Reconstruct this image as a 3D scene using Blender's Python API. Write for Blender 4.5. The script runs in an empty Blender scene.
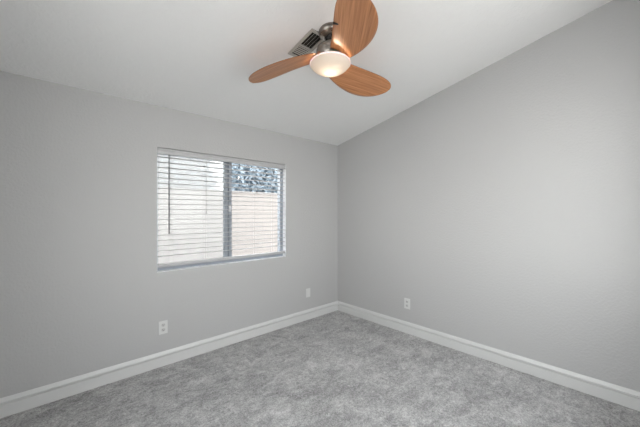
import bpy, bmesh, math, random
import numpy as np
from mathutils import Vector, Matrix

C = bpy.context.scene
PI = math.pi
random.seed(4)

# ------------------------------------------------------------------ camera
YAW = 0.744722
FPX = 295.314
CAM = (-3.172656, -3.054153, 1.437925)
cam_data = bpy.data.cameras.new('camera')
cam = bpy.data.objects.new('camera', cam_data)
C.collection.objects.link(cam)
cam.location = CAM
cam.rotation_euler = (PI / 2, 0, -YAW)
cam_data.sensor_fit = 'HORIZONTAL'
cam_data.sensor_width = 36
cam_data.lens = FPX / 640 * 36
cam_data.shift_y = -0.4 / 640
cam_data.clip_start = 0.02
C.camera = cam

# ------------------------------------------------------------------ world, sun, portals, exposure
SKY = 6.5
world = bpy.data.worlds.new('sky')
C.world = world
world.use_nodes = True
wn, wl = world.node_tree.nodes, world.node_tree.links
bg = wn['Background']
tc = wn.new('ShaderNodeTexCoord')
sp = wn.new('ShaderNodeSeparateXYZ')
rp = wn.new('ShaderNodeValToRGB')
rp.color_ramp.elements[0].position = 0.0
rp.color_ramp.elements[0].color = (1.0, 0.965, 0.935, 1)
rp.color_ramp.elements[1].position = 0.8
rp.color_ramp.elements[1].color = (0.945, 0.95, 0.975, 1)
wl.new(tc.outputs['Generated'], sp.inputs[0])
wl.new(sp.outputs['Z'], rp.inputs[0])
wl.new(rp.outputs['Color'], bg.inputs['Color'])
bg.inputs['Strength'].default_value = SKY

sun_data = bpy.data.lights.new('sun', 'SUN')
sun_data.energy = 5.5
sun_data.angle = math.radians(0.6)
sun_data.color = (1.0, 0.98, 0.96)
sun = bpy.data.objects.new('sun', sun_data)
C.collection.objects.link(sun)
sun.rotation_euler = Vector((0.60, -0.04, 0.80)).to_track_quat('Z', 'Y').to_euler()
sun.location = (9, -0.6, 12)

C.view_settings.view_transform = 'Standard'
C.view_settings.look = 'None'
C.view_settings.gamma = 1.0
C.view_settings.use_curve_mapping = False
C.view_settings.exposure = 0.11
C.cycles.max_bounces = 16
C.cycles.diffuse_bounces = 10
C.cycles.transparent_max_bounces = 16
C.cycles.use_denoising = True
C.cycles.sample_clamp_indirect = 6.0

# ------------------------------------------------------------------ material helpers
def material(name, color, rough=0.6, metal=0.0, spec=0.5):
    m = bpy.data.materials.new(name)
    m.use_nodes = True
    b = m.node_tree.nodes['Principled BSDF']
    b.inputs['Base Color'].default_value = (*color, 1)
    b.inputs['Roughness'].default_value = rough
    b.inputs['Metallic'].default_value = metal
    b.inputs['Specular IOR Level'].default_value = spec
    return m

def nd(m, t, **kw):
    n = m.node_tree.nodes.new(t)
    for k, v in kw.items():
        if k in n.inputs:
            n.inputs[k].default_value = v
        else:
            setattr(n, k, v)
    return n

def ln(m, a, b):
    m.node_tree.links.new(a, b)

def bsdf(m):
    return m.node_tree.nodes['Principled BSDF']

def ramp(m, fac, stops):
    r = nd(m, 'ShaderNodeValToRGB')
    e = r.color_ramp.elements
    while len(e) > 1:
        e.remove(e[-1])
    e[0].position = stops[0][0]; e[0].color = (*stops[0][1], 1)
    for p, c in stops[1:]:
        x = e.new(p); x.color = (*c, 1)
    ln(m, fac, r.inputs[0])
    return r.outputs['Color']

def bump(m, height, strength, dist):
    b = nd(m, 'ShaderNodeBump', Strength=strength, Distance=dist)
    ln(m, height, b.inputs['Height'])
    ln(m, b.outputs['Normal'], bsdf(m).inputs['Normal'])

def objco(m, scale=(1, 1, 1)):
    t = nd(m, 'ShaderNodeTexCoord')
    mp = nd(m, 'ShaderNodeMapping')
    mp.inputs['Scale'].default_value = scale
    ln(m, t.outputs['Object'], mp.inputs['Vector'])
    return mp.outputs['Vector']

# wall paint: light grey with an orange peel texture
def plaster(name, color, scale, strength, dist, swirl=False):
    m = material(name, color, 0.62, spec=0.35)
    v = objco(m)
    n = nd(m, 'ShaderNodeTexNoise', Scale=scale, Detail=3.0, Roughness=0.55)
    if swirl:
        n.inputs['Distortion'].default_value = 1.6
    ln(m, v, n.inputs['Vector'])
    r = ramp(m, n.outputs['Fac'], [(0.42, (0, 0, 0)), (0.62, (1, 1, 1))])
    bump(m, r, strength, dist)
    return m

M = {}
M['wall'] = plaster('grey_wall_paint', (0.47, 0.468, 0.468), 55, 0.22, 0.004)
M['ceiling'] = plaster('ceiling_paint', (0.84, 0.84, 0.835), 17, 0.22, 0.006, True)
M['trim'] = material('white_trim_paint', (0.64, 0.64, 0.635), 0.35)
M['vinyl'] = material('white_vinyl', (0.86, 0.87, 0.89), 0.35)
M['alu'] = material('window_stile_vinyl', (0.30, 0.33, 0.37), 0.4)
M['gasket'] = material('dark_gasket', (0.06, 0.065, 0.07), 0.6)
M['slat'] = material('blind_slat_white', (0.46, 0.46, 0.47), 0.4)
M['cord'] = material('blind_cord', (0.45, 0.45, 0.45), 0.8)
M['wand'] = material('wand_grey', (0.10, 0.10, 0.11), 0.35)
M['plate'] = material('plate_plastic', (0.64, 0.64, 0.63), 0.3)
M['slot'] = material('socket_slot', (0.03, 0.03, 0.03), 0.6)
M['nickel'] = material('brushed_nickel', (0.33, 0.30, 0.27), 0.28, 1.0)
M['darkmetal'] = material('dark_bronze_metal', (0.035, 0.03, 0.028), 0.4, 0.6)
M['black'] = material('black_plastic', (0.012, 0.012, 0.013), 0.45)
M['ventmetal'] = material('vent_enamel', (0.42, 0.405, 0.375), 0.4)
M['ventdark'] = material('vent_throat_shade', (0.02, 0.018, 0.015), 0.9)

# brushed nickel gets a faint ring grain
m = M['nickel']
v = objco(m, (4, 4, 160))
n = nd(m, 'ShaderNodeTexNoise', Scale=3.0, Detail=2.0)
ln(m, v, n.inputs['Vector'])
mr = nd(m, 'ShaderNodeMapRange'); mr.inputs[3].default_value = 0.2; mr.inputs[4].default_value = 0.4
ln(m, n.outputs['Fac'], mr.inputs[0]); ln(m, mr.outputs[0], bsdf(m).inputs['Roughness'])

# carpet: cut pile, mottled where the nap lies differently
m = M['carpet'] = material('grey_carpet', (0.3, 0.3, 0.3), 0.95, spec=0.1)
v = objco(m)
def cnoise(scale, detail, rough, dist, co_scale=(1, 1, 1)):
    n = nd(m, 'ShaderNodeTexNoise', Scale=scale, Detail=detail, Roughness=rough, Distortion=dist)
    ln(m, objco(m, co_scale), n.inputs['Vector'])
    return n.outputs['Fac']
def ma(a, k, b):
    n = nd(m, 'ShaderNodeMath', operation='MULTIPLY_ADD'); n.inputs[1].default_value = k
    ln(m, a, n.inputs[0])
    if b is None: n.inputs[2].default_value = 0.0
    else: ln(m, b, n.inputs[2])
    return n.outputs[0]
broad = cnoise(2.6, 3.0, 0.5, 0.3)
patch = cnoise(9.0, 5.0, 0.62, 1.3)
comb = cnoise(5.0, 4.0, 0.6, 0.8, (1.0, 2.6, 1))
tuft = cnoise(48.0, 2.0, 0.8, 0.3)
fine = nd(m, 'ShaderNodeTexNoise', Scale=105.0, Detail=2.0, Roughness=0.7)
ln(m, v, fine.inputs['Vector'])
mixv = ma(broad, 0.8, ma(patch, 1.35, ma(comb, 0.85, ma(tuft, 1.3, ma(fine.outputs['Fac'], 1.7, None)))))
cmap = nd(m, 'ShaderNodeMapRange')
cmap.inputs[1].default_value = 3.0 - 0.76; cmap.inputs[2].default_value = 3.0 + 0.76
ln(m, mixv, cmap.inputs[0])
col = ramp(m, cmap.outputs[0], [(0.0, (0.13, 0.128, 0.128)), (0.5, (0.365, 0.360, 0.358)), (1.0, (0.66, 0.655, 0.65))])
ln(m, col, bsdf(m).inputs['Base Color'])
bump(m, fine.outputs['Fac'], 0.8, 0.008)
bsdf(m).inputs['Sheen Weight'].default_value = 0.15

# walnut-look blades: grain along the blade's own length
m = M['wood'] = material('fan_blade_wood', (0.35, 0.17, 0.08), 0.38)
v0 = objco(m)
rot = nd(m, 'ShaderNodeMapping'); rot.inputs['Rotation'].default_value = (0, 0, math.radians(10))
ln(m, v0, rot.inputs['Vector'])
def grain(scale, **kw):
    mp = nd(m, 'ShaderNodeMapping'); mp.inputs['Scale'].default_value = scale
    ln(m, rot.outputs['Vector'], mp.inputs['Vector'])
    g = nd(m, 'ShaderNodeTexNoise', **kw)
    ln(m, mp.outputs['Vector'], g.inputs['Vector'])
    return g.outputs['Fac']
g = grain((1.6, 60, 8), Scale=1.6, Detail=5.0, Roughness=0.6, Distortion=0.1)
g2 = grain((0.35, 14, 2), Scale=1.4, Detail=2.0)
ad = nd(m, 'ShaderNodeMath', operation='MULTIPLY_ADD'); ad.inputs[1].default_value = 0.7
ln(m, g2, ad.inputs[0]); ln(m, g, ad.inputs[2])
half = nd(m, 'ShaderNodeMath', operation='MULTIPLY'); half.inputs[1].default_value = 0.588
ln(m, ad.outputs[0], half.inputs[0])
col = ramp(m, half.outputs[0], [(0.36, (0.28, 0.105, 0.036)), (0.5, (0.45, 0.190, 0.078)), (0.64, (0.60, 0.285, 0.135))])
ln(m, col, bsdf(m).inputs['Base Color'])
bsdf(m).inputs['Coat Weight'].default_value = 0.12
bsdf(m).inputs['Coat Roughness'].default_value = 0.28
M['woodroot_shaded'] = material('fan_blade_root_wood_shaded', (0.22, 0.09, 0.04), 0.5)  # root wood darkened: the light collar's shade put into its colour
M['woodedge'] = material('fan_blade_edge', (0.10, 0.045, 0.025), 0.5)

# opal glass bowl of the fan lamp
m = M['opal'] = material('opal_glass', (0.95, 0.93, 0.89), 0.25)
b = bsdf(m)
tr = nd(m, 'ShaderNodeBsdfTranslucent'); tr.inputs['Color'].default_value = (0.45, 0.43, 0.41, 1)
mx = nd(m, 'ShaderNodeMixShader'); mx.inputs[0].default_value = 0.62
out = m.node_tree.nodes['Material Output']
ln(m, b.outputs[0], mx.inputs[1]); ln(m, tr.outputs[0], mx.inputs[2]); ln(m, mx.outputs[0], out.inputs['Surface'])

M['opalrim'] = material('opal_glass_rim', (0.93, 0.92, 0.90), 0.2)
M['opalrim'].node_tree.nodes['Principled BSDF'].inputs['Subsurface Weight'].default_value = 0.4

# window pane: clear, with a faint mirror
def pane_material(name):
    m = bpy.data.materials.new(name); m.use_nodes = True
    N = m.node_tree.nodes; N.remove(N['Principled BSDF'])
    t = nd(m, 'ShaderNodeBsdfTransparent'); t.inputs['Color'].default_value = (0.95, 0.97, 0.97, 1)
    gl = nd(m, 'ShaderNodeBsdfGlossy', Roughness=0.02)
    mx = nd(m, 'ShaderNodeMixShader'); mx.inputs[0].default_value = 0.006
    ln(m, t.outputs[0], mx.inputs[1]); ln(m, gl.outputs[0], mx.inputs[2])
    ln(m, mx.outputs[0], N['Material Output'].inputs['Surface'])
    return m
M['glass'] = pane_material('window_glass')

# insect screen: a fine pale mesh, half open
m = M['screen'] = bpy.data.materials.new('insect_screen'); m.use_nodes = True
N = m.node_tree.nodes; N.remove(N['Principled BSDF'])
t = nd(m, 'ShaderNodeBsdfTransparent')
df = nd(m, 'ShaderNodeBsdfDiffuse'); df.inputs['Color'].default_value = (0.39, 0.38, 0.375, 1)
tl = nd(m, 'ShaderNodeBsdfTranslucent'); tl.inputs['Color'].default_value = (0.39, 0.383, 0.378, 1)
m1 = nd(m, 'ShaderNodeMixShader'); m1.inputs[0].default_value = 0.7
m2 = nd(m, 'ShaderNodeMixShader'); m2.inputs[0].default_value = 0.76
ln(m, df.outputs[0], m1.inputs[1]); ln(m, tl.outputs[0], m1.inputs[2])
ln(m, t.outputs[0], m2.inputs[1]); ln(m, m1.outputs[0], m2.inputs[2])
ln(m, m2.outputs[0], N['Material Output'].inputs['Surface'])

# outside
m = M['block'] = material('pale_block_wall', (0.7, 0.65, 0.62), 0.9, spec=0.1)
v = objco(m)
sx = nd(m, 'ShaderNodeSeparateXYZ'); cx = nd(m, 'ShaderNodeCombineXYZ')
ln(m, v, sx.inputs[0]); ln(m, sx.outputs['X'], cx.inputs['X']); ln(m, sx.outputs['Z'], cx.inputs['Y'])
br = nd(m, 'ShaderNodeTexBrick', Scale=1.0)
br.inputs['Brick Width'].default_value = 0.4; br.inputs['Row Height'].default_value = 0.2
br.inputs['Mortar Size'].default_value = 0.006
br.inputs['Color1'].default_value = (0.254, 0.235, 0.225, 1)
br.inputs['Color2'].default_value = (0.239, 0.222, 0.213, 1)
br.inputs['Mortar'].default_value = (0.207, 0.192, 0.185, 1)
ln(m, cx.outputs[0], br.inputs['Vector']); ln(m, br.outputs['Color'], bsdf(m).inputs['Base Color'])
m = M['gravel'] = material('pale_gravel', (0.5, 0.45, 0.4), 0.95, spec=0.1)
n = nd(m, 'ShaderNodeTexVoronoi', Scale=40.0)
ln(m, objco(m), n.inputs['Vector'])
ln(m, ramp(m, n.outputs['Distance'], [(0.0, (0.60, 0.58, 0.56)), (0.7, (0.40, 0.385, 0.37))]), bsdf(m).inputs['Base Color'])
m = M['leaf'] = material('grey_green_leaf', (0.28, 0.36, 0.36), 0.55)
n = nd(m, 'ShaderNodeTexNoise', Scale=3.0, Detail=2.0)
ln(m, objco(m), n.inputs['Vector'])
ln(m, ramp(m, n.outputs['Fac'], [(0.3, (0.30, 0.36, 0.41)), (0.7, (0.38, 0.44, 0.49))]), bsdf(m).inputs['Base Color'])
tl = nd(m, 'ShaderNodeBsdfTranslucent'); tl.inputs['Color'].default_value = (0.38, 0.45, 0.51, 1)
mx = nd(m, 'ShaderNodeMixShader'); mx.inputs[0].default_value = 0.45
ln(m, bsdf(m).outputs[0], mx.inputs[1]); ln(m, tl.outputs[0], mx.inputs[2])
ln(m, mx.outputs[0], m.node_tree.nodes['Material Output'].inputs['Surface'])
M['bark'] = material('grey_bark', (0.22, 0.19, 0.17), 0.9)

# ------------------------------------------------------------------ mesh helpers
def link(name, bm, mat, parent=None, smooth=False, bevel=0.0):
    me = bpy.data.meshes.new(name)
    bmesh.ops.recalc_face_normals(bm, faces=bm.faces)
    bm.to_mesh(me); bm.free()
    for mm in (mat if isinstance(mat, (list, tuple)) else [mat]):
        me.materials.append(mm)
    if smooth:
        for p in me.polygons: p.use_smooth = True
    o = bpy.data.objects.new(name, me)
    C.collection.objects.link(o)
    o.parent = parent
    if bevel:
        b = o.modifiers.new('bevel', 'BEVEL'); b.width = bevel; b.segments = 2; b.limit_method = 'ANGLE'
    return o

def tag(o, label=None, cat=None, group=None, kind=None):
    if label: o['label'] = label
    if cat: o['category'] = cat
    if group: o['group'] = group
    if kind: o['kind'] = kind
    return o

def thing(name, label, cat, loc=(0, 0, 0), rot=(0, 0, 0), group=None):
    o = bpy.data.objects.new(name, None)
    o.empty_display_size = 0.05
    C.collection.objects.link(o)
    o.location = loc; o.rotation_euler = rot
    return tag(o, label, cat, group)

def box(bm, x0, x1, y0, y1, z0, z1):
    vs = [bm.verts.new(p) for p in ((x0, y0, z0), (x1, y0, z0), (x1, y1, z0), (x0, y1, z0),
                                    (x0, y0, z1), (x1, y0, z1), (x1, y1, z1), (x0, y1, z1))]
    for f in ((0, 3, 2, 1), (4, 5, 6, 7), (0, 1, 5, 4), (1, 2, 6, 5), (2, 3, 7, 6), (3, 0, 4, 7)):
        bm.faces.new([vs[i] for i in f])

def boxes(*bs):
    bm = bmesh.new()
    for b in bs: box(bm, *b)
    return bm

def prism(bm, poly, off):
    """poly: list of 3-D points, extruded by off"""
    a = [bm.verts.new(p) for p in poly]
    b = [bm.verts.new(Vector(p) + Vector(off)) for p in poly]
    bm.faces.new(a); bm.faces.new(b[::-1])
    n = len(a)
    for i in range(n):
        bm.faces.new((a[i], b[i], b[(i + 1) % n], a[(i + 1) % n]))

def lathe(bm, prof, seg=48, cap0=True, cap1=True, center=(0, 0, 0)):
    rings = []
    for r, z in prof:
        if r < 1e-5:
            rings.append([bm.verts.new((center[0], center[1], center[2] + z))])
        else:
            rings.append([bm.verts.new((center[0] + r * math.cos(2 * PI * i / seg), center[1] + r * math.sin(2 * PI * i / seg), center[2] + z)) for i in range(seg)])
    for a, b in zip(rings, rings[1:]):
        for i in range(seg):
            j = (i + 1) % seg
            if len(a) == 1 and len(b) == 1: continue
            if len(a) == 1: bm.faces.new((a[0], b[i], b[j]))
            elif len(b) == 1: bm.faces.new((a[i], b[0], a[j]))
            else: bm.faces.new((a[i], b[i], b[j], a[j]))
    if cap0 and len(rings[0]) > 1: bm.faces.new(rings[0][::-1])
    if cap1 and len(rings[-1]) > 1: bm.faces.new(rings[-1])

def tube(bm, pts, r, seg=8):
    pts = [Vector(p) for p in pts]
    rings = []
    for i, p in enumerate(pts):
        d = (pts[min(i + 1, len(pts) - 1)] - pts[max(i - 1, 0)]).normalized()
        u = d.cross(Vector((0, 0, 1)) if abs(d.z) < 0.9 else Vector((1, 0, 0))).normalized()
        w = d.cross(u)
        rings.append([bm.verts.new(p + r * (u * math.cos(2 * PI * k / seg) + w * math.sin(2 * PI * k / seg))) for k in range(seg)])
    for a, b in zip(rings, rings[1:]):
        for k in range(seg):
            bm.faces.new((a[k], a[(k + 1) % seg], b[(k + 1) % seg], b[k]))
    bm.faces.new(rings[0][::-1]); bm.faces.new(rings[-1])

# ------------------------------------------------------------------ room shell
W, D, H, S = 3.52, 3.32, 2.44, 0.2145      # width (x), depth (y), low wall height, ceiling slope
T = 0.16                                   # wall thickness
WX0, WX1, WZ0, WZ1 = -2.424, -0.945, 0.884, 2.055     # window in the left wall
VY0, VY1, VZ0, VZ1 = -3.10, -1.50, 0.85, 2.58         # unseen window added for more daylight, beside the camera
ceil_z = lambda y: H - S * y

def struct(name, bm, mat, parent=None, **k):
    o = link(name, bm, mat, parent, **k)
    o['kind'] = 'structure'
    return o

bm = bmesh.new()
for x0, x1, z0, z1 in ((-W - T, WX0, -0.15, H), (WX1, T, -0.15, H), (WX0, WX1, -0.15, WZ0), (WX0, WX1, WZ1, H)):
    box(bm, x0, x1, 0, T, z0, z1)
bmesh.ops.remove_doubles(bm, verts=bm.verts, dist=1e-5)
struct('wall_left', bm, M['wall'])

def side_wall(name, x0, x1, spans):
    bm = bmesh.new()
    for y0, y1, z0, z1 in spans:
        prism(bm, [(x0, y0, z0), (x0, y1, z0), (x0, y1, ceil_z(y1) if z1 is None else z1), (x0, y0, ceil_z(y0) if z1 is None else z1)], (x1 - x0, 0, 0))
    return struct(name, bm, M['wall'])
side_wall('wall_right', 0, T, [(-D, 0, -0.15, None)])
side_wall('wall_west', -W - T, -W, [(VY1, 0, -0.15, None), (-D, VY0, -0.15, None), (VY0, VY1, -0.15, VZ0), (VY0, VY1, VZ1, None)])
BX0, BX1, BZ0, BZ1 = -2.60, -0.55, 0.95, 2.60       # added opening behind the camera, brightens the room
struct('wall_back', boxes((-W - T, BX0, -D - T, -D, -0.15, ceil_z(-D)), (BX1, T, -D - T, -D, -0.15, ceil_z(-D)),
                          (BX0, BX1, -D - T, -D, -0.15, BZ0), (BX0, BX1, -D - T, -D, BZ1, ceil_z(-D))), M['wall'])

bm = bmesh.new()
y0, y1 = -D - T, T
prism(bm, [(-W - T, y0, ceil_z(y0)), (-W - T, y1, ceil_z(y1)), (-W - T, y1, ceil_z(y1) + 0.2), (-W - T, y0, ceil_z(y0) + 0.2)], (W + 2 * T, 0, 0))
struct('ceiling', bm, M['ceiling'])

# carpeted floor: a dense tufted sheet on a slab
st = 0.008
nx, ny = int(W / st) + 1, int(D / st) + 1
rng = np.random.default_rng(7)
def blur(a, k):
    for _ in range(2):
        for ax in (0, 1):
            a = sum(np.roll(a, s, ax) for s in range(-k, k + 1)) / (2 * k + 1)
    return (a - a.mean()) / a.std()
hgt = 0.0013 * blur(rng.normal(size=(nx, ny)), 1) + 0.0007 * rng.normal(size=(nx, ny)) + 0.0012 * blur(rng.normal(size=(nx, ny)), 9)
hgt = np.clip(hgt, -0.004, 0.004) - 0.001
X, Y = np.meshgrid(np.linspace(-W, 0, nx), np.linspace(-D, 0, ny), indexing='ij')
co = np.stack([X, Y, hgt], -1).reshape(-1, 3)
idx = np.arange(nx * ny).reshape(nx, ny)
fc = np.stack([idx[:-1, :-1], idx[1:, :-1], idx[1:, 1:], idx[:-1, 1:]], -1).reshape(-1, 4)
nb = len(co)
bot = np.array([(-W, -D, -0.15), (0, -D, -0.15), (0, 0, -0.15), (-W, 0, -0.15)])
me = bpy.data.meshes.new('floor')
me.from_pydata(np.vstack([co, bot]).tolist(), [], fc.tolist() + [[nb + 3, nb + 2, nb + 1, nb]])
me.materials.append(M['carpet'])
for p in me.polygons: p.use_smooth = True
fl = bpy.data.objects.new('floor', me); C.collection.objects.link(fl); fl['kind'] = 'structure'

# baseboards: stepped profile, (distance from wall, height)
BP = [(0.0, 0.0), (0.0190, 0.0), (0.0190, 0.0890), (0.0080, 0.0897), (0.0080, 0.0930), (0.0185, 0.0938), (0.0195, 0.0970), (0.0185, 0.1000),
      (0.0090, 0.1010), (0.0090, 0.1045), (0.0150, 0.1055), (0.0120, 0.1150), (0.0080, 0.1250), (0.0050, 0.1331), (0.0, 0.1331)]
def baseboard(name, fn):
    bm = bmesh.new()
    a = [bm.verts.new(fn(d, z, 0)) for d, z in BP]
    b = [bm.verts.new(fn(d, z, 1)) for d, z in BP]
    n = len(a)
    for i in range(n):
        bm.faces.new((a[i], a[(i + 1) % n], b[(i + 1) % n], b[i]))
    bm.faces.new(a[::-1]); bm.faces.new(b)
    return struct(name, bm, M['trim'])
baseboard('baseboard_left', lambda d, z, e: ((-d, -d, z) if e else (-W + d, -d, z)))
baseboard('baseboard_right', lambda d, z, e: ((-d, -d, z) if e else (-d, -D + d, z)))
baseboard('baseboard_west', lambda d, z, e: ((-W + d, -d, z) if e else (-W + d, -D + d, z)))
baseboard('baseboard_back', lambda d, z, e: ((-d, -D + d, z) if e else (-W + d, -D + d, z)))

# ------------------------------------------------------------------ window 1 (behind the blind)
FY0, FY1 = 0.066, 0.125
win = bpy.data.objects.new('window_1', None); C.collection.objects.link(win); win['kind'] = 'structure'
win.location = ((WX0 + WX1) / 2, FY0, WZ0)
def wpart(name, bm, mat, **k):
    for v in bm.verts: v.co -= win.location
    return link(name, bm, mat, win, **k)
fw = 0.045
wpart('side_track', boxes((WX0 + 0.004, WX0 + 0.016, FY0 + 0.002, FY1, WZ0 + fw, WZ1 - fw)), M['vinyl'])
wpart('added_liner', boxes((WX0, WX0 + 0.003, 0.002, FY0, WZ0, WZ1), (WX1 - 0.003, WX1, 0.002, FY0, WZ0, WZ1),
                            (WX0 + 0.003, WX1 - 0.003, 0.002, FY0, WZ0, WZ0 + 0.003)), M['vinyl'])  # white liner added to make the window reveal brighter
wpart('window_frame', boxes((WX0, WX0 + 0.004, FY0, FY1, WZ0, WZ1), (WX1 - fw, WX1, FY0, FY1, WZ0, WZ1),
                            (WX0 + 0.004, WX1 - fw, FY0, FY1, WZ0, WZ0 + fw), (WX0 + 0.004, WX1 - fw, FY0, FY1, WZ1 - fw, WZ1)), M['alu'], bevel=0.002)
mxc = -1.685
wpart('meeting_stile', boxes((mxc - 0.046, mxc - 0.003, FY0 + 0.012, FY0 + 0.045, WZ0 + fw, WZ1 - fw)), M['alu'], bevel=0.003)
wpart('meeting_stile', boxes((mxc + 0.008, mxc + 0.048, FY0 + 0.02, FY1 - 0.006, WZ0 + fw, WZ1 - fw)), M['alu'], bevel=0.003)
wpart('gasket', boxes((mxc - 0.003, mxc + 0.008, FY0 + 0.03, FY0 + 0.045, WZ0 + fw, WZ1 - fw)), M['gasket'])
lt = wpart('latch', boxes((mxc + 0.0, mxc + 0.026, FY0 - 0.004, FY0 + 0.0125, 1.455, 1.525), (mxc + 0.008, mxc + 0.018, FY0 - 0.007, FY0 - 0.003, 1.475, 1.52)), M['vinyl'], bevel=0.002)
wpart('pane', boxes((WX0 + 0.016, mxc - 0.046, FY0 + 0.026, FY0 + 0.030, WZ0 + fw, WZ1 - fw)), M['glass'])
wpart('pane', boxes((mxc + 0.048, WX1 - fw, FY0 + 0.036, FY0 + 0.040, WZ0 + fw, WZ1 - fw)), M['glass'])
bm = bmesh.new()
vs = [bm.verts.new(p) for p in ((WX0 + 0.03, FY1 + 0.01, WZ0 + 0.03), (mxc - 0.006, FY1 + 0.01, WZ0 + 0.03), (mxc - 0.006, FY1 + 0.01, WZ1 - 0.03), (WX0 + 0.03, FY1 + 0.01, WZ1 - 0.03))]
bm.faces.new(vs)
wpart('insect_screen', bm, M['screen'])
wpart('screen_frame', boxes((WX0 + 0.02, WX0 + 0.04, FY1, FY1 + 0.018, WZ0 + 0.02, WZ1 - 0.02), (mxc - 0.02, mxc + 0.0, FY1, FY1 + 0.018, WZ0 + 0.02, WZ1 - 0.02),
                            (WX0 + 0.04, mxc - 0.02, FY1, FY1 + 0.018, WZ0 + 0.02, WZ0 + 0.04), (WX0 + 0.04, mxc - 0.02, FY1, FY1 + 0.018, WZ1 - 0.04, WZ1 - 0.02)), M['vinyl'])

# window added in the west wall, out of view, to light the room
added_win2 = bpy.data.objects.new('added_window_west', None); C.collection.objects.link(added_win2); added_win2['kind'] = 'structure'
added_win2.location = (-W - 0.08, (VY0 + VY1) / 2, VZ0)
def added_w2part(name, bm, mat):
    for v in bm.verts: v.co -= added_win2.location
    return link(name, bm, mat, added_win2)
xa, xb = -W - 0.13, -W - 0.08
vm = (VY0 + VY1) / 2
added_w2part('window_frame', boxes((xa, xb, VY0, VY0 + fw, VZ0, VZ1), (xa, xb, VY1 - fw, VY1, VZ0, VZ1), (xa, xb, VY0 + fw, VY1 - fw, VZ0, VZ0 + fw),
                             (xa, xb, VY0 + fw, VY1 - fw, VZ1 - fw, VZ1), (xa, xb, vm - 0.03, vm + 0.03, VZ0 + fw, VZ1 - fw)), M['vinyl'])
added_w2part('pane', boxes((xa + 0.02, xa + 0.025, VY0 + fw, vm - 0.03, VZ0 + fw, VZ1 - fw)), M['glass'])
added_w2part('pane', boxes((xa + 0.02, xa + 0.025, vm + 0.03, VY1 - fw, VZ0 + fw, VZ1 - fw)), M['glass'])

# another added, unseen window behind the camera, lets in extra daylight
added_win3 = bpy.data.objects.new('added_window_back', None); C.collection.objects.link(added_win3); added_win3['kind'] = 'structure'
added_win3.location = ((BX0 + BX1) / 2, -D - 0.08, BZ0)
def added_w3part(name, bm, mat):
    for v in bm.verts: v.co -= added_win3.location
    return link(name, bm, mat, added_win3)
ya, yb, bmid = -D - 0.13, -D - 0.08, (BX0 + BX1) / 2
added_w3part('window_frame', boxes((BX0, BX0 + fw, ya, yb, BZ0, BZ1), (BX1 - fw, BX1, ya, yb, BZ0, BZ1), (BX0 + fw, BX1 - fw, ya, yb, BZ0, BZ0 + fw),
                             (BX0 + fw, BX1 - fw, ya, yb, BZ1 - fw, BZ1), (bmid - 0.03, bmid + 0.03, ya, yb, BZ0 + fw, BZ1 - fw)), M['vinyl'])
added_w3part('pane', boxes((BX0 + fw, bmid - 0.03, ya + 0.02, ya + 0.025, BZ0 + fw, BZ1 - fw)), M['glass'])
added_w3part('pane', boxes((bmid + 0.03, BX1 - fw, ya + 0.02, ya + 0.025, BZ0 + fw, BZ1 - fw)), M['glass'])

def portal(name, loc, direction, sx, sy):
    l = bpy.data.lights.new(name, 'AREA'); l.shape = 'RECTANGLE'; l.size = sx; l.size_y = sy
    l.cycles.is_portal = True
    o = bpy.data.objects.new(name, l); C.collection.objects.link(o)
    o.location = loc; o.rotation_euler = Vector(direction).to_track_quat('-Z', 'Z').to_euler()
portal('sky_portal', (-W - 0.15, vm, (VZ0 + VZ1) / 2), (1, 0, 0), VY1 - VY0, VZ1 - VZ0)
portal('sky_portal', (bmid, -D - 0.15, (BZ0 + BZ1) / 2), (0, 1, 0), BX1 - BX0, BZ1 - BZ0)
portal('sky_portal', ((WX0 + WX1) / 2, T + 0.01, (WZ0 + WZ1) / 2), (0, -1, 0), WX1 - WX0, WZ1 - WZ0)

# ------------------------------------------------------------------ outside
g = struct('ground', boxes((-20, 20, -20, 40, -0.35, -0.151)), M['gravel'])
BY, BT = 2.4, 1.878
bw = thing('block_wall', 'pale sunlit block wall of the yard seen through the window blind', 'wall', (0, BY, -0.151))
link('block_courses', boxes((-9, 8, 0, 0.2, 0, BT + 0.151 - 0.05)), M['block'], bw)
link('cap_course', boxes((-9, 8, -0.012, 0.212, BT + 0.151 - 0.05, BT + 0.151)), M['block'], bw, bevel=0.005)

def shrub(loc, rx, ry, h0, h1, nleaf, label, seed):
    rnd = random.Random(seed)
    t = thing('tall_shrub', label, 'shrub', loc)
    bm = bmesh.new()
    for k in range(7):
        a = rnd.uniform(0, 2 * PI); q = rnd.uniform(0.3, 0.7)
        tube(bm, [(0.04 * math.cos(a), 0.04 * math.sin(a), 0), (0.3 * q * rx * math.cos(a), 0.3 * q * ry * math.sin(a), h0), (q * rx * math.cos(a), q * ry * math.sin(a), h1 * 0.85)], 0.025, 6)
    link('stem', bm, M['bark'], t)
    bm = bmesh.new()
    for k in range(nleaf):
        while True:
            p = Vector((rnd.uniform(-1, 1), rnd.uniform(-1, 1), rnd.uniform(-1, 1)))
            if p.length < 1: break
        c = Vector((p.x * rx, p.y * ry, (h0 + h1) / 2 + p.z * (h1 - h0) / 2))
        d = Vector((rnd.gauss(0, 1), rnd.gauss(0, 1), rnd.gauss(0.3, 0.8))).normalized()
        u = d.cross(Vector((rnd.gauss(0, 1), rnd.gauss(0, 1), rnd.gauss(0, 1)))).normalized()
        L, w = rnd.uniform(0.12, 0.24), rnd.uniform(0.03, 0.055)
        nrm = d.cross(u)
        vs = [bm.verts.new(q) for q in (c, c + d * L * 0.5 + u * w + nrm * 0.01, c + d * L, c + d * L * 0.5 - u * w + nrm * 0.01)]
        bm.faces.new(vs)
    link('foliage', bm, M['leaf'], t)
    return t
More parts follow.
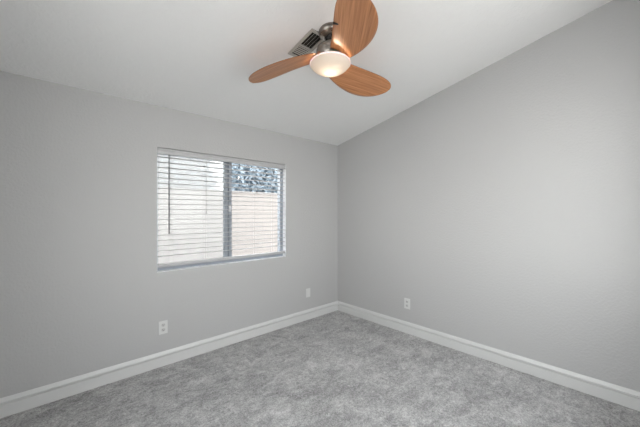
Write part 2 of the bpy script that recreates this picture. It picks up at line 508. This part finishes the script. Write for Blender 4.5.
shrub((1.5, 4.3, -0.151), 1.25, 0.9, 0.9, 3.9, 9000, 'leafy grey-green shrub above the block wall, seen through the right pane', 3)
shrub((-1.04, 4.4, -0.151), 1.0, 0.9, 0.9, 3.6, 7000, 'leafy shrub above the block wall, pale behind the screened left pane', 8)

# ------------------------------------------------------------------ window blind
bl = thing('window_blind', 'white horizontal slat blind with tilt wand hanging in the window', 'blind', ((WX0 + WX1) / 2, 0.03, WZ0))
def bpart(name, bm, mat, parent=None, **k):
    p = parent or bl
    for v in bm.verts: v.co -= bl.location
    return link(name, bm, mat, p, **k)
bx0, bx1 = WX0 + 0.006, WX1 - 0.010
bpart('headrail', boxes((bx0 + 0.004, bx1 - 0.004, 0.020, 0.058, 2.005, 2.0545)), M['slat'], bevel=0.002)
bm = bmesh.new()
prof = [(0.0015, 1.996), (0.0, 2.000), (0.0, 2.012), (0.003, 2.016), (0.003, 2.030), (0.0, 2.034), (0.0, 2.0395), (0.0015, 2.0425), (0.010, 2.0425), (0.010, 1.996)]
prism(bm, [(bx0, y, z) for y, z in prof], (bx1 - bx0, 0, 0))
bpart('valance', bm, M['slat'])
bm = bmesh.new()
nsl, z0s, pitch = 20, 1.974, 0.0497
for k in range(nsl):
    z = z0s - k * pitch
    sec = []
    npt = 6
    for i in range(npt + 1):
        u = i / npt; y = 0.005 + 0.050 * u
        sec.append((y, z + 0.0022 * (1 - (2 * u - 1) ** 2) + 0.002 * (0.5 - u)))
    poly = [(bx0, y, zz) for y, zz in sec] + [(bx0, y, zz - 0.0042) for y, zz in sec[::-1]]
    prism(bm, poly, (bx1 - bx0, 0, 0))
bpart('slats', bm, M['slat'])
bpart('bottom_rail', boxes((bx0, bx1, 0.006, 0.054, 0.926, 0.955)), M['slat'], bevel=0.004)
for cxp in (-2.294, -1.9606, -1.378, -1.127):
    bm = bmesh.new()
    for y in (0.0025, 0.0575):
        tube(bm, [(cxp, y, 0.955), (cxp, y, 2.02)], 0.0011, 6)
    for k in range(nsl):
        z = z0s - k * pitch - 0.0035
        tube(bm, [(cxp, 0.0025, z), (cxp, 0.0575, z)], 0.0009, 4)
    bpart('ladder_cord', bm, M['cord'])
bm = bmesh.new()
tube(bm, [(-1.9606, -0.002, 2.0), (-1.9606, -0.002, 1.46)], 0.0013, 6)
lc = bpart('lift_cord', bm, M['cord'])
bm = bmesh.new()
lathe(bm, [(0.002, 0.03), (0.005, 0.022), (0.0065, 0.0), (0.005, -0.004), (0, -0.004)], 12, center=(-1.9606, -0.002, 1.435))
bpart('tassel', bm, M['slat'], lc)
bm = bmesh.new()
tube(bm, [(-2.322, -0.008, 1.99), (-2.322, -0.009, 1.238)], 0.0058, 6)
wd = bpart('tilt_wand', bm, M['wand'])
bm = bmesh.new()
tube(bm, [(-2.322, 0.006, 1.997), (-2.322, -0.002, 2.003), (-2.322, -0.008, 1.998), (-2.322, -0.008, 1.985)], 0.002, 6)
bpart('hook', bm, M['nickel'], wd)

# ------------------------------------------------------------------ wall plates
def plate_mesh(w, h):
    bm = bmesh.new()
    prism(bm, [(-w / 2, 0, -h / 2), (w / 2, 0, -h / 2), (w / 2, 0, h / 2), (-w / 2, 0, h / 2)], (0, -0.006, 0))
    bmesh.ops.recalc_face_normals(bm, faces=bm.faces)
    return bm
def screw(parent, z):
    bm = bmesh.new()
    lathe(bm, [(0.0, 0.0012), (0.003, 0.001), (0.0035, 0.0)], 12)
    bmesh.ops.rotate(bm, verts=bm.verts, cent=(0, 0, 0), matrix=Matrix.Rotation(PI / 2, 3, 'X'))
    for v in bm.verts: v.co += Vector((0, -0.006, z))
    link('screw', bm, M['plate'], parent)
def outlet(label, loc, rz, cover=None):
    t = thing('wall_outlet', label, 'outlet', loc, (0, 0, rz), None)
    link('cover_plate', plate_mesh(0.078, 0.124), M['plate'], t, bevel=0.003)
    for z in (0.0225, -0.0225):
        bm = bmesh.new()
        pts = []
        for i in range(24):
            a = 2 * PI * i / 24
            pts.append((0.0172 * math.cos(a), -0.0058, z + max(-0.0142, min(0.0142, 0.0172 * math.sin(a)))))
        prism(bm, pts, (0, -0.0022, 0))
        s = link('socket', bm, M['plate2'], t)
        bm = boxes((-0.0078, -0.0054, -0.0086, -0.0079, z - 0.001, z + 0.0075), (0.0054, 0.0078, -0.0086, -0.0079, z - 0.001, z + 0.0065))
        lathe_bm = bmesh.new()
        pts = [(0.0028 * math.cos(2 * PI * i / 12), -0.0079, z - 0.0078 + 0.0028 * math.sin(2 * PI * i / 12)) for i in range(12)]
        prism(bm, pts, (0, -0.0007, 0)); lathe_bm.free()
        link('slot', bm, M['slot'], s)
    screw(t, 0.0)
    return t
M['plate2'] = material('socket_plastic', (0.52, 0.52, 0.51), 0.35)
outlet('white duplex outlet on the window wall, below the left end of the window', (-2.372, 0, 0.3605), 0)
outlet('white duplex outlet low on the windowless wall right of the corner', (0, -1.158, 0.3515), -PI / 2)
t = thing('wall_plate', 'small white blank plate on the window wall, nearest the room corner', 'wall plate', (-0.578, 0, 0.3585))
link('cover_plate', plate_mesh(0.074, 0.118), M['plate'], t, bevel=0.003)
screw(t, 0.042); screw(t, -0.042)

# ------------------------------------------------------------------ ceiling vent
vx0, vx1, vy0, vy1 = -1.790, -1.638, -1.470, -1.178
vc = ((vx0 + vx1) / 2, (vy0 + vy1) / 2)
vent = thing('ceiling_vent', 'rectangular metal air vent on the ceiling beside the fan', 'vent', (vc[0], vc[1], ceil_z(vc[1])), (math.atan(-S), 0, 0))
hw_, hl_ = (vx1 - vx0) / 2, (vy1 - vy0) / 2 / math.cos(math.atan(S))
fl_ = 0.023
bm = boxes((-hw_, -hw_ + fl_, -hl_, hl_, -0.008, 0), (hw_ - fl_, hw_, -hl_, hl_, -0.008, 0),
           (-hw_ + fl_, hw_ - fl_, -hl_, -hl_ + fl_, -0.008, 0), (-hw_ + fl_, hw_ - fl_, hl_ - fl_, hl_, -0.008, 0),
           (-hw_ + fl_, hw_ - fl_, 0.012, 0.026, -0.009, 0))
link('frame', bm, M['ventmetal'], vent, bevel=0.002)
link('throat_shade', boxes((-hw_ + fl_, hw_ - fl_, -hl_ + fl_, hl_ - fl_, -0.0015, -0.0003)), M['ventdark'], vent)  # flat dark sheet, the duct's inner shade put into its colour
for k in range(4):          # near half: blades along the length
    x = -hw_ + fl_ + 0.016 + k * 0.0265
    bm = bmesh.new()
    prism(bm, [(x + 0.010, -hl_ + fl_, -0.002), (x, -hl_ + fl_, -0.013), (x - 0.0018, -hl_ + fl_, -0.012), (x + 0.0075, -hl_ + fl_, -0.002)], (0, hl_ - fl_ + 0.012, 0))
    link('blade', bm, M['ventmetal'], vent)
for k in range(5):          # far half: blades across the width
    y = 0.034 + k * 0.0175
    bm = bmesh.new()
    prism(bm, [(-hw_ + fl_, y, -0.002), (-hw_ + fl_, y + 0.0075, -0.0065), (-hw_ + fl_, y + 0.0085, -0.0058), (-hw_ + fl_, y + 0.0018, -0.002)], (2 * (hw_ - fl_), 0, 0))
    link('blade', bm, M['ventmetal'], vent)

# ------------------------------------------------------------------ ceiling fan
FQ = [0.6829, 2.1387, 330.0629, 1.1283, 0.6688, 0.0638, 0.1367, 0.1852, 0.2008, 0.1712, 0.1061, 0.0201, 0.0304, 0.0537, 0.0701, 0.0603, 0.1651, 0.2254, 0.231, -0.0072, -0.1067, -0.3139, 5.9093, 0.0193, -0.056]
faz, fd, fx0, fzb, fR, fr0 = FQ[:6]
WP, WM, PT = np.array(FQ[6:11]), np.array(FQ[11:16]), FQ[16:19]
DI1, DI2, CB = FQ[19:22]
KN = np.array([0, .25, .5, .75, .92])
right = Vector((math.cos(YAW), -math.sin(YAW), 0)); fwd = Vector((math.sin(YAW), math.cos(YAW), 0))
FC = Vector(CAM) + fwd * fd + right * ((fx0 - 320) / FPX * fd)
FX, FY = FC.x, FC.y
FCZ = ceil_z(FY)
FZ = CAM[2] + fzb
fan = thing('ceiling_fan', 'three-blade ceiling fan with leaf-shaped wooden blades and a lit glass bowl', 'ceiling fan', (FX, FY, FCZ))
REL = FZ - FCZ              # blade plane below the mount point
grad = right * FQ[23] + fwd * FQ[24]          # the fan hangs a little out of level
RT = Vector((0, 0, 1)).rotation_difference(Vector((-grad.x, -grad.y, 1)).normalized())
fan.rotation_mode = 'QUATERNION'
fan.rotation_quaternion = RT
mount = Vector((FX, FY, FZ)) - RT @ Vector((0, 0, REL))
mount.z = ceil_z(mount.y)
REL = -(mount - Vector((FX, FY, FZ))).length
fan.location = mount
def fpart(name, bm, mat, parent=None, **k):
    return link(name, bm, mat, parent or fan, **k)

bm = bmesh.new()
lathe(bm, [(0.079, 0.0), (0.079, -0.026), (0.077, -0.033), (0.070, -0.039), (0.052, -0.050), (0.040, -0.055), (0.034, -0.054), (0.034, -0.030)], 48, cap1=False)
cn = fpart('canopy', bm, M['nickel'], smooth=True)
cn.rotation_mode = 'QUATERNION'
cn.rotation_quaternion = RT.inverted() @ Matrix.Rotation(math.atan(-S), 3, 'X').to_quaternion()
bm = bmesh.new()
lathe(bm, [(0.0, -0.036), (0.028, -0.040), (0.033, -0.056), (0.028, -0.074), (0.014, -0.082), (0.0, -0.082)], 32)
fpart('hanger_ball', bm, M['darkmetal'], smooth=True)
bm = bmesh.new()
lathe(bm, [(0.0125, -0.07), (0.0125, REL + 0.10)], 24)
fpart('downrod', bm, M['nickel'], smooth=True)
bm = bmesh.new()
lathe(bm, [(0.020, REL + 0.120), (0.026, REL + 0.118), (0.030, REL + 0.095), (0.060, REL + 0.088), (0.088, REL + 0.072), (0.098, REL + 0.050), (0.100, REL + 0.012), (0.096, REL - 0.002), (0.090, REL - 0.020)], 56, cap1=False)
fpart('motor_housing', bm, M['nickel'], smooth=True)
bm = bmesh.new()
lathe(bm, [(0.088, REL - 0.008), (0.094, REL - 0.024), (0.110, REL - 0.030), (0.126, REL - 0.032), (0.130, REL - 0.035), (0.125, REL - 0.037)], 56, cap0=True, cap1=False)
fpart('light_collar', bm, M['nickel'], smooth=True)
# glass bowl
bm = bmesh.new()
GZ, GR, GH = REL - 0.048, 0.147, 0.075
outp = [(GR - 0.004, GZ + 0.003), (GR - 0.001, GZ + 0.002), (GR, GZ - 0.002), (GR - 0.003, GZ - 0.007)]
for i in range(1, 19):
    q = 1 - (i / 18) ** 1.4
    outp.append(((GR - 0.004) * q, GZ - 0.007 - (GH - 0.007) * (1 - q * q) ** 0.72))
lathe(bm, outp, 64, cap0=False, cap1=False)
gb = fpart('glass_bowl', bm, M['opal'], smooth=True)
bm = bmesh.new()
lathe(bm, [(GR - 0.005 + 0.0065 * math.cos(2 * PI * i / 12), GZ - 0.002 + 0.0065 * math.sin(2 * PI * i / 12)) for i in range(13)], 64, cap0=False, cap1=False)
bmesh.ops.remove_doubles(bm, verts=bm.verts, dist=1e-6)
fpart('glass_rim', bm, M['opalrim'], gb, smooth=True)
gb['label'] = 'lit frosted white glass bowl'
so = gb.modifiers.new('wall', 'SOLIDIFY'); so.thickness = 0.004; so.offset = -1
lp = bpy.data.lights.new('fan_lamp', 'POINT'); lp.energy = 2.6; lp.color = (1.0, 0.80, 0.60); lp.shadow_soft_size = 0.03
lo = bpy.data.objects.new('fan_lamp', lp); C.collection.objects.link(lo)
lo.location = mount + RT @ Vector((0, 0, GZ - 0.04))

def half_w(kn, s):
    c = np.polyfit(KN, kn / np.sqrt(1 - KN ** FQ[22]), 3)
    return float(np.polyval(c, s) * math.sqrt(max(0.0, 1 - s ** FQ[22])))
def blade_z(r, s, v):
    p = PT[0] * (1 - s) * (1 - 2 * s) + PT[1] * 4 * s * (1 - s) + PT[2] * s * (2 * s - 1)
    return DI1 * r + DI2 * r * r - p * v + CB * v * v
def make_blade():
    bm = bmesh.new()
    ns, nv = 34, 14
    th = 0.007
    top, bot_ = [], []
    RB = 0.112                                   # the root is cut round to clear the motor
    for i in range(ns + 1):
        s = 1 - (1 - i / ns) ** 1.5
        s = min(s, 0.9985)
        wp, wm = half_w(WP, s), half_w(WM, s)
        rt, rb = [], []
        for j in range(nv + 1):
            v = -wm + (wp + wm) * j / nv
            r0v = math.sqrt(max(RB * RB - v * v, 0.0))
            r = fr0 + (fR - fr0) * s
            if r < r0v: r = r0v + 0.001 * i
            ss = max(0.0, (r - fr0) / (fR - fr0))
            z = blade_z(r, ss, v)
            edge = min(1.0, min(j, nv - j, ns - i) / 1.0)
            t = th * (0.35 if edge == 0 else 1.0)
            rt.append(bm.verts.new((r, v, z + t / 2))); rb.append(bm.verts.new((r, v, z - t / 2)))
        top.append(rt); bot_.append(rb)
    edge_faces = []
    for i in range(ns):
        for j in range(nv):
            bm.faces.new((top[i][j], top[i + 1][j], top[i + 1][j + 1], top[i][j + 1]))
            bm.faces.new((bot_[i][j], bot_[i][j + 1], bot_[i + 1][j + 1], bot_[i + 1][j]))
    for i in range(ns):
        for j in (0, nv):
            edge_faces.append(bm.faces.new((top[i][j], top[i + 1][j], bot_[i + 1][j], bot_[i][j])))
    for j in range(nv):
        for i in (0, ns):
            edge_faces.append(bm.faces.new((top[i][j], top[i][j + 1], bot_[i][j + 1], bot_[i][j])))
    for f in edge_faces: f.material_index = 1
    return bm
def make_arm():
    """short wooden root that rises from the blade's round cut into the motor housing"""
    bm = bmesh.new()
    rows = []
    for k, (rad, dz) in enumerate(((0.114, 0.0), (0.108, 0.006), (0.102, 0.018), (0.094, 0.030))):
        row = []
        for j in range(13):
            a = -0.16 + (1.12 + 0.16) * j / 12
            r, v = 0.112 * math.cos(a), 0.112 * math.sin(a)
            z = blade_z(r, max(0, (r - fr0) / (fR - fr0)), v)
            r, v = rad * math.cos(a), rad * math.sin(a)
            row.append(((r, v, z + dz - 0.004), (r + 0.004, v + 0.002, z + dz + 0.004)))
        rows.append(row)
    A = [[bm.verts.new(p[0]) for p in row] for row in rows]
    B = [[bm.verts.new(p[1]) for p in row] for row in rows]
    for i in range(3):
        for j in range(12):
            bm.faces.new((A[i][j], A[i][j + 1], A[i + 1][j + 1], A[i + 1][j]))
            bm.faces.new((B[i][j], B[i + 1][j], B[i + 1][j + 1], B[i][j + 1]))
    for j in range(12):
        for i in (0, 3):
            bm.faces.new((A[i][j], A[i][j + 1], B[i][j + 1], B[i][j]))
    for i in range(3):
        for j in (0, 12):
            bm.faces.new((A[i][j], A[i + 1][j], B[i + 1][j], B[i][j]))
    return bm
b0 = fpart('blade', make_blade(), [M['wood'], M['woodedge']], smooth=True)
a0 = fpart('blade_root', make_arm(), M['woodroot_shaded'], b0, smooth=True)
blades = []
for k in range(3):
    b = b0 if k == 0 else b0.copy()
    if k:
        C.collection.objects.link(b); b.parent = fan
        a = a0.copy(); C.collection.objects.link(a); a.parent = b
    b.location = (0, 0, REL)
    b.rotation_euler = (0, 0, faz - YAW + k * 2 * PI / 3)
    blades.append(b)
# the dark clip on the edge of the blade that points to the camera
s_ = 0.50
v_ = -half_w(WM, s_); r_ = fr0 + (fR - fr0) * s_; z_ = blade_z(r_, s_, v_)
bm = boxes((r_ - 0.007, r_ + 0.007, v_ - 0.003, v_ + 0.034, z_ - 0.010, z_ - 0.001))
cl = fpart('clip', bm, M['black'], blades[2], bevel=0.002)
cl['label'] = 'small black clip on the blade edge'
